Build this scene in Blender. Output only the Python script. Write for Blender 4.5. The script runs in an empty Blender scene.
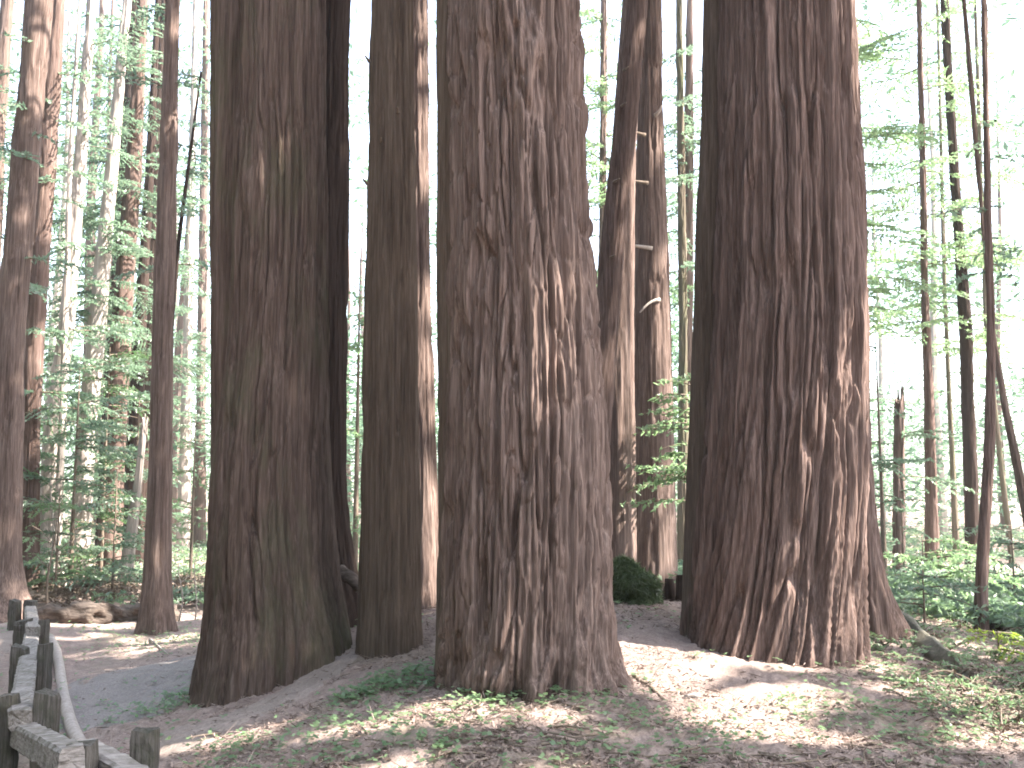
import bpy, math, random
import numpy as np
from mathutils import Vector

random.seed(7)
RNG = np.random.default_rng(11)
SC = bpy.context.scene
COL = SC.collection
R = math.radians

# ------------------------------------------------------------------ camera, sky, sun, exposure
FPX, PITCH, CAMZ = 1000.0, R(6.05), 1.6
cam_data = bpy.data.cameras.new('camera')
cam_data.sensor_width = 36.0
cam_data.lens = FPX / 1024.0 * 36.0
cam_data.clip_end = 2000.0
cam_data.dof.use_dof = False
cam = bpy.data.objects.new('camera', cam_data)
cam.location = (0, 0, CAMZ)
cam.rotation_euler = (R(90) + PITCH, 0, 0)
COL.objects.link(cam)
SC.camera = cam

SUN_AZ, SUN_EL = R(98), R(50)          # azimuth from +Y towards +X
SUN_DIR = np.array([math.cos(SUN_EL) * math.sin(SUN_AZ), math.cos(SUN_EL) * math.cos(SUN_AZ), math.sin(SUN_EL)])
world = bpy.data.worlds.new('World')
SC.world = world
world.use_nodes = True
wn = world.node_tree
sky = wn.nodes.new('ShaderNodeTexSky')
sky.sky_type = 'NISHITA'
sky.sun_disc = False
sky.sun_elevation = SUN_EL
sky.sun_rotation = SUN_AZ
sky.air_density = 1.0
sky.dust_density = 2.5
bg = wn.nodes['Background']
bg.inputs['Strength'].default_value = 0.13
hsv = wn.nodes.new('ShaderNodeHueSaturation')          # a milky, humid sky: paler blue than a clear one
hsv.inputs['Saturation'].default_value = 0.75
wn.links.new(sky.outputs['Color'], hsv.inputs['Color'])
wn.links.new(hsv.outputs['Color'], bg.inputs['Color'])

sun_data = bpy.data.lights.new('sun', 'SUN')
sun_data.energy = 4.5
sun_data.angle = R(0.55)
sun_data.color = (1.0, 0.93, 0.83)
sun = bpy.data.objects.new('sun', sun_data)
sun.rotation_euler = Vector(SUN_DIR).to_track_quat('Z', 'Y').to_euler()
sun.location = (20, 12, 30)
COL.objects.link(sun)

SC.view_settings.view_transform = 'Standard'
SC.view_settings.look = 'None'
SC.view_settings.exposure = 3.1
SC.view_settings.gamma = 1.0
SC.view_settings.use_curve_mapping = False
SC.render.engine = 'CYCLES'
SC.cycles.use_denoising = True
SC.cycles.max_bounces = 7
SC.cycles.diffuse_bounces = 4
SC.cycles.transmission_bounces = 4
SC.cycles.volume_bounces = 0
SC.cycles.transparent_max_bounces = 6
SC.cycles.caustics_reflective = False
SC.cycles.caustics_refractive = False
SC.cycles.sample_clamp_indirect = 6.0
SC.cycles.filter_width = 1.8
HAZE_DENSITY = 0.0008

# ------------------------------------------------------------------ measuring helpers
CP, SP = math.cos(PITCH), math.sin(PITCH)


def ray(px, py):
    u, v = (px - 512) / FPX, (384 - py) / FPX
    d = np.array([u, CP - v * SP, SP + v * CP])
    return d / d[1]


def at_depth(px, py, depth):
    return np.array([0, 0, CAMZ]) + ray(px, py) * depth


def at_height(px, py, z):
    d = ray(px, py)
    return np.array([0, 0, CAMZ]) + d * ((z - CAMZ) / d[2])


# ------------------------------------------------------------------ noise
def _hash(ix, iy, iz, seed):
    h = (ix.astype(np.int64) * 374761393 + iy.astype(np.int64) * 668265263 + iz.astype(np.int64) * 2147483647 + seed * 974634777) & 0xFFFFFFFF
    h = ((h ^ (h >> 13)) * 1274126177) & 0xFFFFFFFF
    h = ((h ^ (h >> 16)) * 2246822519) & 0xFFFFFFFF
    h = h ^ (h >> 15)
    return (h & 0xFFFFFF) / float(0xFFFFFF)


def noise3(x, y, z, seed=0):
    """value noise, -1..1"""
    x, y, z = np.broadcast_arrays(np.asarray(x, float), np.asarray(y, float), np.asarray(z, float))
    ix, iy, iz = np.floor(x), np.floor(y), np.floor(z)
    fx, fy, fz = x - ix, y - iy, z - iz
    fx, fy, fz = [f * f * f * (f * (f * 6 - 15) + 10) for f in (fx, fy, fz)]
    out = 0
    for dx in (0, 1):
        for dy in (0, 1):
            for dz in (0, 1):
                w = (fx if dx else 1 - fx) * (fy if dy else 1 - fy) * (fz if dz else 1 - fz)
                out = out + w * _hash(ix + dx, iy + dy, iz + dz, seed)
    return out * 2 - 1


def fbm(x, y, z, seed=0, octaves=4):
    s, a, t = 0, 1.0, 0
    for k in range(octaves):
        s = s + a * noise3(x * 2 ** k, y * 2 ** k, z * 2 ** k, seed + k * 17)
        t += a
        a *= 0.5
    return s / t


def worley(u, v, nu, seed):
    """u in cells, periodic with nu; returns F1, F2 and the nearest cell's random value"""
    iu, iv = np.floor(u), np.floor(v)
    f1 = np.full(u.shape, 9.0)
    f2 = np.full(u.shape, 9.0)
    rid = np.zeros(u.shape)
    for du in (-1, 0, 1):
        for dv in (-1, 0, 1):
            cu, cv = iu + du, iv + dv
            w = np.mod(cu, nu)
            z0 = np.zeros_like(w)
            ju = cu + 0.1 + 0.8 * _hash(w, cv, z0, seed)
            jv = cv + _hash(w, cv, z0 + 1, seed)
            d = np.hypot(u - ju, v - jv)
            closer = d < f1
            f2 = np.where(closer, f1, np.minimum(f2, d))
            rid = np.where(closer, _hash(w, cv, z0 + 2, seed), rid)
            f1 = np.where(closer, d, f1)
    return f1, f2, rid


def smooth(a, b, x):
    t = np.clip((x - a) / (b - a), 0, 1)
    return t * t * (3 - 2 * t)


# ------------------------------------------------------------------ objects
def thing(name, label, category, loc=(0, 0, 0), group=None):
    o = bpy.data.objects.new(name, None)
    o.location = loc
    o.empty_display_size = 0.2
    COL.objects.link(o)
    tag(o, label, category, group)
    return o


def tag(o, label=None, category=None, group=None, kind=None):
    if label:
        o['label'] = label
    if category:
        o['category'] = category
    if group:
        o['group'] = group
    if kind:
        o['kind'] = kind
    return o


def build_mesh(name, verts, faces, mats, parent=None, face_mat=None, shade_smooth=True, origin=None):
    """faces: an (n,k) array. Vertices are given in world space; the object sits at its parent or at origin."""
    verts = np.asarray(verts, np.float32)
    faces = np.asarray(faces, np.int32)
    base = np.zeros(3, np.float32)
    if parent is not None:
        p, q = parent, np.zeros(3)
        while p is not None:
            q += np.array(p.location)
            p = p.parent
        base = q
    elif origin is not None:
        base = np.asarray(origin, float)
    m = bpy.data.meshes.new(name)
    m.vertices.add(len(verts))
    m.vertices.foreach_set('co', (verts - base).astype(np.float32).ravel())
    n, k = faces.shape
    m.loops.add(n * k)
    m.loops.foreach_set('vertex_index', faces.ravel())
    m.polygons.add(n)
    m.polygons.foreach_set('loop_start', np.arange(0, n * k, k, dtype=np.int32))
    m.polygons.foreach_set('loop_total', np.full(n, k, np.int32))
    for mt in (mats if isinstance(mats, (list, tuple)) else [mats]):
        m.materials.append(mt)
    if face_mat is not None:
        m.polygons.foreach_set('material_index', np.asarray(face_mat, np.int32))
    m.polygons.foreach_set('use_smooth', np.full(n, bool(shade_smooth)))
    m.update()
    m.validate()
    o = bpy.data.objects.new(name, m)
    if parent is not None:
        o.parent = parent
    elif origin is not None:
        o.location = origin
    COL.objects.link(o)
    return o


class Soup:
    """collects quads"""
    def __init__(self):
        self.v, self.f, self.m, self.n = [], [], [], 0

    def add(self, verts, faces, mat=0):
        verts, faces = np.asarray(verts, float), np.asarray(faces, int)
        self.v.append(verts)
        self.f.append(faces + self.n)
        self.m.append(np.full(len(faces), mat))
        self.n += len(verts)

    def rhombs(self, c, a, b, mat=0):
        """c centres, a half-length vectors, b half-width vectors, all (n,3)"""
        n = len(c)
        if n == 0:
            return
        v = np.stack([c - a, c + b - a * 0.15, c + a, c - b - a * 0.15], 1).reshape(-1, 3)
        f = np.arange(4 * n).reshape(n, 4)
        self.add(v, f, mat)

    def tube(self, pts, radii, seg=6, mat=0, rough=0.0, seed=0, caps=True):
        pts = np.asarray(pts, float)
        radii = np.broadcast_to(np.asarray(radii, float), (len(pts),))
        t = np.gradient(pts, axis=0)
        t /= np.linalg.norm(t, axis=1)[:, None] + 1e-9
        ref = np.array([0, 0, 1.0]) if abs(t[:, 2]).mean() < 0.8 else np.array([1.0, 0, 0])
        a = np.cross(t, ref)
        a /= np.linalg.norm(a, axis=1)[:, None] + 1e-9
        b = np.cross(t, a)
        th = np.linspace(0, 2 * np.pi, seg, endpoint=False)
        rr = radii[:, None] * np.ones((1, seg))
        if rough:
            rr = rr * (1 + rough * noise3(np.cos(th)[None] * 2 + seed, np.sin(th)[None] * 2, np.arange(len(pts))[:, None] * 0.6, seed))
        ring = pts[:, None] + rr[..., None] * (np.cos(th)[None, :, None] * a[:, None] + np.sin(th)[None, :, None] * b[:, None])
        n = len(pts)
        v = ring.reshape(-1, 3)
        i, j = np.meshgrid(np.arange(n - 1), np.arange(seg), indexing='ij')
        f = np.stack([i * seg + j, i * seg + (j + 1) % seg, (i + 1) * seg + (j + 1) % seg, (i + 1) * seg + j], -1).reshape(-1, 4)
        if caps:
            v = np.vstack([v, pts[:1], pts[-1:]])
            k0, k1 = n * seg, n * seg + 1
            jj = np.arange(0, seg, 2)
            f0 = np.stack([np.full(len(jj), k0), (jj + 2) % seg, (jj + 1) % seg, jj], -1)
            f1 = np.stack([np.full(len(jj), k1), (n - 1) * seg + jj, (n - 1) * seg + (jj + 1) % seg, (n - 1) * seg + (jj + 2) % seg], -1)
            f = np.vstack([f, f0, f1])
        self.add(v, f, mat)

    def build(self, name, mats, parent=None, shade_smooth=False, origin=None):
        return build_mesh(name, np.vstack(self.v), np.vstack(self.f), mats, parent, np.concatenate(self.m), shade_smooth, origin)


# ------------------------------------------------------------------ materials
def new_mat(name):
    m = bpy.data.materials.new(name)
    m.use_nodes = True
    nt = m.node_tree
    p = nt.nodes['Principled BSDF']
    p.inputs['Specular IOR Level'].default_value = 0.2
    return m, nt, p


def ramp(nt, fac, stops):
    r = nt.nodes.new('ShaderNodeValToRGB')
    while len(r.color_ramp.elements) < len(stops):
        r.color_ramp.elements.new(0.5)
    for e, (pos, c) in zip(r.color_ramp.elements, stops):
        e.position = pos
        e.color = (*c, 1)
    nt.links.new(fac, r.inputs['Fac'])
    return r.outputs['Color']


def tex_noise(nt, scale, detail=6, rough=0.6, stretch=(1, 1, 1), coord='Object'):
    tc = nt.nodes.new('ShaderNodeTexCoord')
    mp = nt.nodes.new('ShaderNodeMapping')
    mp.inputs['Scale'].default_value = stretch
    nt.links.new(tc.outputs[coord], mp.inputs['Vector'])
    n = nt.nodes.new('ShaderNodeTexNoise')
    n.inputs['Scale'].default_value = scale
    n.inputs['Detail'].default_value = detail
    n.inputs['Roughness'].default_value = rough
    nt.links.new(mp.outputs['Vector'], n.inputs['Vector'])
    return n.outputs['Fac']


def mix_col(nt, fac, a, b, mode='MIX'):
    m = nt.nodes.new('ShaderNodeMix')
    m.data_type = 'RGBA'
    m.blend_type = mode
    for sock, val in ((m.inputs[0], fac), (m.inputs[6], a), (m.inputs[7], b)):
        if isinstance(val, bpy.types.NodeSocket):
            nt.links.new(val, sock)
        elif isinstance(val, (int, float)):
            sock.default_value = val
        else:
            sock.default_value = (*val, 1)
    return m.outputs[2]


def bump(nt, p, height, strength, dist):
    b = nt.nodes.new('ShaderNodeBump')
    b.inputs['Strength'].default_value = strength
    b.inputs['Distance'].default_value = dist
    nt.links.new(height, b.inputs['Height'])
    nt.links.new(b.outputs['Normal'], p.inputs['Normal'])


def bark_mat(name, dark, mid, light, moss=None, moss_amt=0.0, bump_d=0.012, fine=38.0):
    m, nt, p = new_mat(name)
    fib = tex_noise(nt, fine * 1.8, 6, 0.65, (1, 1, 0.03))
    strip = tex_noise(nt, fine * 0.55, 5, 0.6, (1, 1, 0.035))
    big = tex_noise(nt, 3.0, 4, 0.55, (1, 1, 0.12))
    c = ramp(nt, fib, [(0.36, dark), (0.50, mid), (0.64, light)])
    c2 = ramp(nt, strip, [(0.34, dark), (0.48, mid), (0.60, tuple(0.6 * x + 0.4 * y for x, y in zip(mid, light))), (0.72, light)])
    c = mix_col(nt, 0.5, c, c2)
    c3 = ramp(nt, big, [(0.35, tuple(x * 0.75 for x in mid)), (0.65, tuple(0.5 * x + 0.5 * y for x, y in zip(mid, light)))])
    c = mix_col(nt, 0.25, c, c3)
    if moss:
        mn = tex_noise(nt, 2.2, 7, 0.7, (1, 1, 0.35))
        mf = ramp(nt, mn, [(0.5 - moss_amt * 0.3, (0, 0, 0)), (0.78 - moss_amt * 0.3, (1, 1, 1))])
        c = mix_col(nt, mf, c, moss)
    nt.links.new(c, p.inputs['Base Color'])
    p.inputs['Roughness'].default_value = 0.95
    p.inputs['Specular IOR Level'].default_value = 0.08
    bump(nt, p, mix_col(nt, 0.5, fib, strip), 1.0, bump_d * 1.5)
    return m


def leaf_mat(name, c0, c1, trans, tf=0.5):
    m, nt, p = new_mat(name)
    nt.nodes.remove(p)
    geo = nt.nodes.new('ShaderNodeNewGeometry')
    col = ramp(nt, geo.outputs['Random Per Island'], [(0.0, c0), (1.0, c1)])
    d = nt.nodes.new('ShaderNodeBsdfDiffuse')
    t = nt.nodes.new('ShaderNodeBsdfTranslucent')
    g = nt.nodes.new('ShaderNodeBsdfGlossy')
    g.inputs['Roughness'].default_value = 0.45
    nt.links.new(col, d.inputs['Color'])
    t.inputs['Color'].default_value = (*trans, 1)
    mx = nt.nodes.new('ShaderNodeMixShader')
    mx.inputs[0].default_value = tf
    nt.links.new(d.outputs[0], mx.inputs[1])
    nt.links.new(t.outputs[0], mx.inputs[2])
    mg = nt.nodes.new('ShaderNodeMixShader')
    mg.inputs[0].default_value = 0.05
    nt.links.new(mx.outputs[0], mg.inputs[1])
    nt.links.new(g.outputs[0], mg.inputs[2])
    nt.links.new(mg.outputs[0], nt.nodes['Material Output'].inputs['Surface'])
    return m


def plain_mat(name, c0, c1, scale=20, stretch=(1, 1, 1), rough=0.9, bd=0.004, island=False):
    m, nt, p = new_mat(name)
    if island:
        geo = nt.nodes.new('ShaderNodeNewGeometry')
        c = ramp(nt, geo.outputs['Random Per Island'], [(0.0, c0), (1.0, c1)])
    else:
        n = tex_noise(nt, scale, 7, 0.65, stretch)
        c = ramp(nt, n, [(0.3, c0), (0.7, c1)])
        bump(nt, p, n, 0.8, bd)
    nt.links.new(c, p.inputs['Base Color'])
    p.inputs['Roughness'].default_value = rough
    p.inputs['Specular IOR Level'].default_value = 0.1
    return m


BARK = bark_mat('redwood_bark', (0.020, 0.0125, 0.0105), (0.096, 0.063, 0.052), (0.245, 0.18, 0.16))
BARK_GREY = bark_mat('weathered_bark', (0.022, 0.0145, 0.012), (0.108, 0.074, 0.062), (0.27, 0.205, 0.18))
BARK_OLIVE = bark_mat('lichen_bark', (0.032, 0.022, 0.016), (0.085, 0.062, 0.048), (0.165, 0.128, 0.105), moss=(0.07, 0.065, 0.042), moss_amt=-0.5)
BARK_MOSSY = bark_mat('mossy_base_bark', (0.017, 0.011, 0.009), (0.074, 0.050, 0.040), (0.18, 0.135, 0.116), moss=(0.07, 0.07, 0.042), moss_amt=0.0)
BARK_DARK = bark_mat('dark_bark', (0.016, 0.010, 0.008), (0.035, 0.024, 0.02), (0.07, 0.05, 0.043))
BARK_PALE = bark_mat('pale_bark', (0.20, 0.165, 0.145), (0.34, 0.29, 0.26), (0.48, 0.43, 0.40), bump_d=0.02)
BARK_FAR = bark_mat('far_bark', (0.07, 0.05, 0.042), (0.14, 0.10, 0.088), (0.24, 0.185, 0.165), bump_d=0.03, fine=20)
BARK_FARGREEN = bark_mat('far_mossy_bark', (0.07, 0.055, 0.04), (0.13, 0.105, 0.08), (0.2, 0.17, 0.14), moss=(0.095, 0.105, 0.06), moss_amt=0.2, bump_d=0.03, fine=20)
LEAF = leaf_mat('conifer_needles', (0.055, 0.09, 0.06), (0.11, 0.16, 0.105), (0.20, 0.30, 0.19))
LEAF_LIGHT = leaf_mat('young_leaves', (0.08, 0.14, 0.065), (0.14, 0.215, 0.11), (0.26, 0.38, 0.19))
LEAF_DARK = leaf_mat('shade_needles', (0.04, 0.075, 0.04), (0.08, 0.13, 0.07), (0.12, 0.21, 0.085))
LEAF_FAR = leaf_mat('far_needles', (0.065, 0.115, 0.075), (0.12, 0.185, 0.125), (0.19, 0.30, 0.19))
LEAF_YELLOW = leaf_mat('lime_leaves', (0.15, 0.22, 0.03), (0.24, 0.32, 0.05), (0.36, 0.46, 0.06))
TWIG = plain_mat('twig_wood', (0.10, 0.075, 0.055), (0.2, 0.16, 0.13), 30, (1, 1, 0.3))
PALE_WOOD = plain_mat('bleached_wood', (0.24, 0.20, 0.175), (0.42, 0.37, 0.33), 25, (1, 1, 0.3))
def timber_mat(name, dark, mid, light, stretch, stain):
    m, nt, p = new_mat(name)
    g = tex_noise(nt, 55, 6, 0.7, stretch)
    w = tex_noise(nt, 7, 6, 0.7)
    c = ramp(nt, g, [(0.33, dark), (0.45, mid), (0.66, light)])
    f = ramp(nt, w, [(0.45, (0, 0, 0)), (0.66, (0.8, 0.8, 0.8))])
    nt.links.new(mix_col(nt, f, c, stain), p.inputs['Base Color'])
    p.inputs['Roughness'].default_value = 0.95
    p.inputs['Specular IOR Level'].default_value = 0.1
    bump(nt, p, g, 1.0, 0.012)
    return m


FENCE_POST = timber_mat('old_fence_post', (0.02, 0.017, 0.015), (0.068, 0.06, 0.053), (0.13, 0.117, 0.105), (1, 1, 0.05), (0.055, 0.055, 0.038))
FENCE_RAIL = timber_mat('weathered_fence_rail', (0.05, 0.043, 0.038), (0.19, 0.168, 0.155), (0.32, 0.29, 0.275), (1, 0.05, 1), (0.12, 0.108, 0.088))
RAIL_ACROSS = timber_mat('weathered_cross_rail', (0.05, 0.043, 0.038), (0.19, 0.168, 0.155), (0.32, 0.29, 0.275), (0.08, 0.3, 1), (0.12, 0.108, 0.088))
LOG_MAT = plain_mat('rotting_log', (0.03, 0.022, 0.018), (0.17, 0.135, 0.115), 16, (0.2, 1, 1), bd=0.06)
LOG_MOSSY = plain_mat('mossy_log_bark', (0.07, 0.068, 0.045), (0.19, 0.17, 0.14), 18, bd=.02)
MOSS = leaf_mat('moss_tufts', (0.04, 0.062, 0.024), (0.09, 0.125, 0.05), (0.10, 0.15, 0.05), 0.3)
MOSS_BODY = plain_mat('moss_mound', (0.045, 0.062, 0.028), (0.08, 0.10, 0.045), 25)
LITTER = plain_mat('dead_needles', (0.055, 0.036, 0.029), (0.33, 0.255, 0.22), island=True)

# ------------------------------------------------------------------ terrain
CTRL = [
    # px, py, height
    (195, 697, -.25), (260, 690, -.10), (320, 655, .12), (355, 632, .25), (390, 652, .20), (530, 690, .20), (445, 680, .18),
    (615, 680, .20), (760, 662, .20), (690, 625, .32), (850, 650, .20), (880, 612, .22), (650, 605, .40), (650, 640, .33),
    (640, 585, .30), (930, 640, .12), (960, 672, .12), (1000, 700, .10), (1010, 640, -.05), (900, 600, 0.0), (940, 572, -.30),
    (980, 632, -.05), (300, 768, .02), (512, 768, .10), (760, 768, .10), (1000, 768, .05), (400, 710, .14), (700, 710, .15),
    (850, 700, .14), (60, 768, -.40), (200, 768, -.15), (150, 735, -.30), (110, 700, -.42), (60, 690, -.42), (130, 660, -.42),
    (100, 630, -.45), (10, 640, -.42), (200, 630, -.40), (0, 600, -.45), (200, 610, -.42), (230, 740, -.08), (250, 715, -.07)]
cpts = [at_height(*c) for c in CTRL]
cpts += [np.array(p, float) for p in [(0, 0, 0), (-3, 2, -.2), (3, 2, 0), (-4, 4, -.38), (-8, 6, -.42), (5, 5, .02), (9, 8, 0), (0, -6, 0),
                                      (-9, 12, -.42), (-8, 20, -.45), (0, 20, -.3), (8, 18, -.25), (2, 13, .2), (-1, 12, .3)]]
for rad, zz in ((30, -.45), (60, -.4), (140, .6), (420, 6.0)):
    for k in range(10):
        a = 2 * math.pi * (k + 0.3) / 10
        cpts.append(np.array([rad * math.sin(a), rad * math.cos(a) + 5, zz]))
cpts = np.array(cpts)


def _tps(r2):
    return np.where(r2 > 1e-12, 0.5 * r2 * np.log(r2 + 1e-12), 0)


_n = len(cpts)
_d2 = ((cpts[:, None, :2] - cpts[None, :, :2]) ** 2).sum(-1)
_A = np.zeros((_n + 3, _n + 3))
_A[:_n, :_n] = _tps(_d2) + np.eye(_n) * 0.02
_A[:_n, _n] = 1
_A[:_n, _n + 1:] = cpts[:, :2]
_A[_n:, :_n] = _A[:_n, _n:].T
_w = np.linalg.solve(_A, np.concatenate([cpts[:, 2], np.zeros(3)]))


def ground(x, y, fine=True):
    x, y = np.asarray(x, float), np.asarray(y, float)
    sh = x.shape
    xf, yf = x.ravel(), y.ravel()
    out = np.empty(len(xf))
    for s in range(0, len(xf), 40000):
        xs, ys = xf[s:s + 40000], yf[s:s + 40000]
        d2 = (xs[:, None] - cpts[None, :, 0]) ** 2 + (ys[:, None] - cpts[None, :, 1]) ** 2
        out[s:s + 40000] = _tps(d2) @ _w[:_n] + _w[_n] + _w[_n + 1] * xs + _w[_n + 2] * ys
    z = out.reshape(sh)
    if fine:
        z = z + 0.05 * fbm(x * 1.1, y * 1.1, 0 * x, 5, 3) + 0.018 * fbm(x * 6, y * 6, 0 * x, 9, 3)
    return z


def ground_at(x, y):
    return float(ground(np.array([x]), np.array([y]))[0])


def on_ground(px, py):
    """where the line of sight through a pixel meets the ground"""
    d = ray(px, py)
    lo = 3.0
    ys = np.concatenate([np.arange(3, 40, 0.05), np.arange(40, 200, 0.5)])
    pts = np.array([0, 0, CAMZ])[None] + d[None] * ys[:, None]
    below = pts[:, 2] < ground(pts[:, 0], pts[:, 1])
    k = int(np.argmax(below)) if below.any() else len(ys) - 1
    return pts[k]


def ground_material():
    m, nt, p = new_mat('forest_floor')
    a = tex_noise(nt, 1.1, 8, 0.65)
    b = tex_noise(nt, 9.0, 8, 0.7)
    c = tex_noise(nt, 60.0, 6, 0.7)
    litter = ramp(nt, b, [(0.28, (0.15, 0.108, 0.092)), (0.5, (0.27, 0.205, 0.18)), (0.72, (0.42, 0.34, 0.305))])
    fine = ramp(nt, c, [(0.3, (0.13, 0.096, 0.08)), (0.5, (0.26, 0.195, 0.17)), (0.7, (0.44, 0.355, 0.32))])
    col = mix_col(nt, 0.5, litter, fine)
    gm = ramp(nt, a, [(0.52, (0, 0, 0)), (0.70, (0.55, 0.55, 0.55))])
    col = mix_col(nt, gm, col, (0.15, 0.14, 0.095))
    nt.links.new(col, p.inputs['Base Color'])
    p.inputs['Roughness'].default_value = 1.0
    p.inputs['Specular IOR Level'].default_value = 0.05
    bump(nt, p, c, 0.9, 0.02)
    return m


def polar_ground():
    az = np.concatenate([np.linspace(-180, -46, 60, endpoint=False), np.linspace(-46, 46, 760), np.linspace(46, 180, 60, endpoint=False)[1:]])
    rad = np.concatenate([[0.3, 1.0, 1.8, 2.6, 3.2], 3.6 * (440 / 3.6) ** (np.linspace(0, 1, 620) ** 1.25)])
    A, Rr = np.meshgrid(np.radians(az), rad, indexing='xy')
    X, Y = Rr * np.sin(A), Rr * np.cos(A)
    near = np.exp(-Rr / 25.0)
    Z = ground(X, Y)
    Z = Z + near * (0.016 * noise3(X * 9, Y * 9, 0 * X, 6) + 0.012 * noise3(X * 22, Y * 22, 0 * X, 3) + 0.008 * noise3(X * 55, Y * 55, 0 * X, 4))
    n, k = X.shape
    i, j = np.meshgrid(np.arange(n - 1), np.arange(k), indexing='ij')
    j2 = (j + 1) % k
    f = np.stack([i * k + j, i * k + j2, (i + 1) * k + j2, (i + 1) * k + j], -1).reshape(-1, 4)
    o = build_mesh('ground', np.stack([X, Y, Z], -1).reshape(-1, 3), f, ground_material())
    return tag(o, kind='structure')


polar_ground()


def ribbon(name, pts, widths, mat, lift, res=0.06):
    """a ground-hugging strip with ragged edges along world points (x, y)"""
    pts = np.array(pts, float)
    t = np.concatenate([[0], np.cumsum(np.linalg.norm(np.diff(pts[:, :2], axis=0), axis=1))])
    s = np.arange(0, t[-1], res)
    cx, cy = np.interp(s, t, pts[:, 0]), np.interp(s, t, pts[:, 1])
    k = np.hanning(25)
    k /= k.sum()
    pad = lambda v: np.convolve(np.pad(v, 12, mode='reflect', reflect_type='odd'), k, 'valid')
    cx, cy = pad(cx), pad(cy)
    w = np.interp(s, t, widths)
    tx, ty = np.gradient(cx), np.gradient(cy)
    l = np.hypot(tx, ty)
    nx, ny = -ty / l, tx / l
    q = np.linspace(-1, 1, 41)
    edge = w[:, None] * (1 + 0.16 * np.sign(q)[None] * noise3(s[:, None] * 1.7, np.sign(q)[None] * 3, 0, 21) + 0.06 * noise3(s[:, None] * 7, np.sign(q)[None] * 3, 0, 22))
    X = cx[:, None] + nx[:, None] * edge * q[None]
    Y = cy[:, None] + ny[:, None] * edge * q[None]
    Z = ground(X, Y) + 0.012 * noise3(X * 22, Y * 22, 0 * X, 3) + lift - 0.05 * np.abs(q[None]) ** 6 - 0.12 * np.exp(-(s[:, None] / 0.22) ** 2) - 0.12 * np.exp(-((s[-1] - s[:, None]) / 0.22) ** 2)
    n, kk = X.shape
    i, j = np.meshgrid(np.arange(n - 1), np.arange(kk - 1), indexing='ij')
    f = np.stack([i * kk + j, (i + 1) * kk + j, (i + 1) * kk + j + 1, i * kk + j + 1], -1).reshape(-1, 4)
    o = build_mesh(name, np.stack([X, Y, Z], -1).reshape(-1, 3), f, mat)
    return tag(o, kind='structure')


def dirt(name, c0, c1, c2, s1=40, s2=3):
    m, nt, p = new_mat(name)
    a = tex_noise(nt, s2, 6, 0.6)
    b = tex_noise(nt, s1, 8, 0.75)
    x = ramp(nt, b, [(0.3, c0), (0.5, c1), (0.7, c2)])
    y = ramp(nt, a, [(0.35, tuple(v * .8 for v in c1)), (0.65, tuple(v * 1.2 for v in c1))])
    nt.links.new(mix_col(nt, 0.4, x, y), p.inputs['Base Color'])
    p.inputs['Roughness'].default_value = 1.0
    bump(nt, p, b, 0.8, 0.012)
    return m


GRAVEL = dirt('grey_gravel', (0.09, 0.074, 0.068), (0.20, 0.172, 0.16), (0.38, 0.335, 0.315), 55)
DIRT = dirt('bare_dirt', (0.14, 0.108, 0.092), (0.225, 0.18, 0.158), (0.33, 0.275, 0.245))


def gp(px, py):
    p = on_ground(px, py)
    return (p[0], p[1])


ribbon('gravel_path', [gp(85, 742), gp(115, 715), gp(122, 692), gp(150, 672), gp(215, 664), gp(300, 655)], [0.35, 0.75, 1.15, 1.0, .9, .8], GRAVEL, 0.012)
ribbon('worn_dirt_path', [gp(110, 766), gp(165, 745), gp(230, 722), gp(290, 694), gp(335, 668), gp(352, 642)], [0.6, .5, .33, .27, .24, .2], DIRT, 0.02)
ribbon('main_trail', [(-5.2, 5), (-6.0, 8), (-7.1, 12), (-9.0, 17), (-13, 22)], [1.3, 1.3, 1.4, 1.4, 1.4], DIRT, 0.016)

# ------------------------------------------------------------------ trunks
def axis_of(spec, depth, ztop=None):
    """spec: (px centre, py, px width) from top to bottom -> functions of height"""
    z, x, r = [], [], []
    for px, py, w in sorted(spec, key=lambda s: -s[1]):
        c = at_depth(px, py, depth)
        z.append(c[2])
        x.append(c[0])
        r.append(w * 0.5 / FPX * depth / CP)
    z, x, r = map(np.array, (z, x, r))

    def fx(h):
        lo = x[0] + (h - z[0]) * (x[1] - x[0]) / (z[1] - z[0]) * 0.4
        hi = x[-1] + (h - z[-1]) * (x[-1] - x[-2]) / (z[-1] - z[-2]) * 0.9
        return np.where(h < z[0], lo, np.where(h > z[-1], hi, np.interp(h, z, x)))

    def fr(h):
        hi = r[-1] * np.exp(-(h - z[-1]) * 0.035)
        lo = r[0] * (1 + np.clip(z[0] - h, 0, 0.6) * 0.3)
        return np.where(h < z[0], lo, np.where(h > z[-1], hi, np.interp(h, z, r)))
    return fx, fr, z[0], z[-1]


def smooth_curve(fn, h, win):
    k = np.linspace(-1, 1, 9)
    wt = 1 - np.abs(k) * 0.8
    return sum(w * fn(h + win * q) for q, w in zip(k, wt)) / wt.sum()


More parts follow.
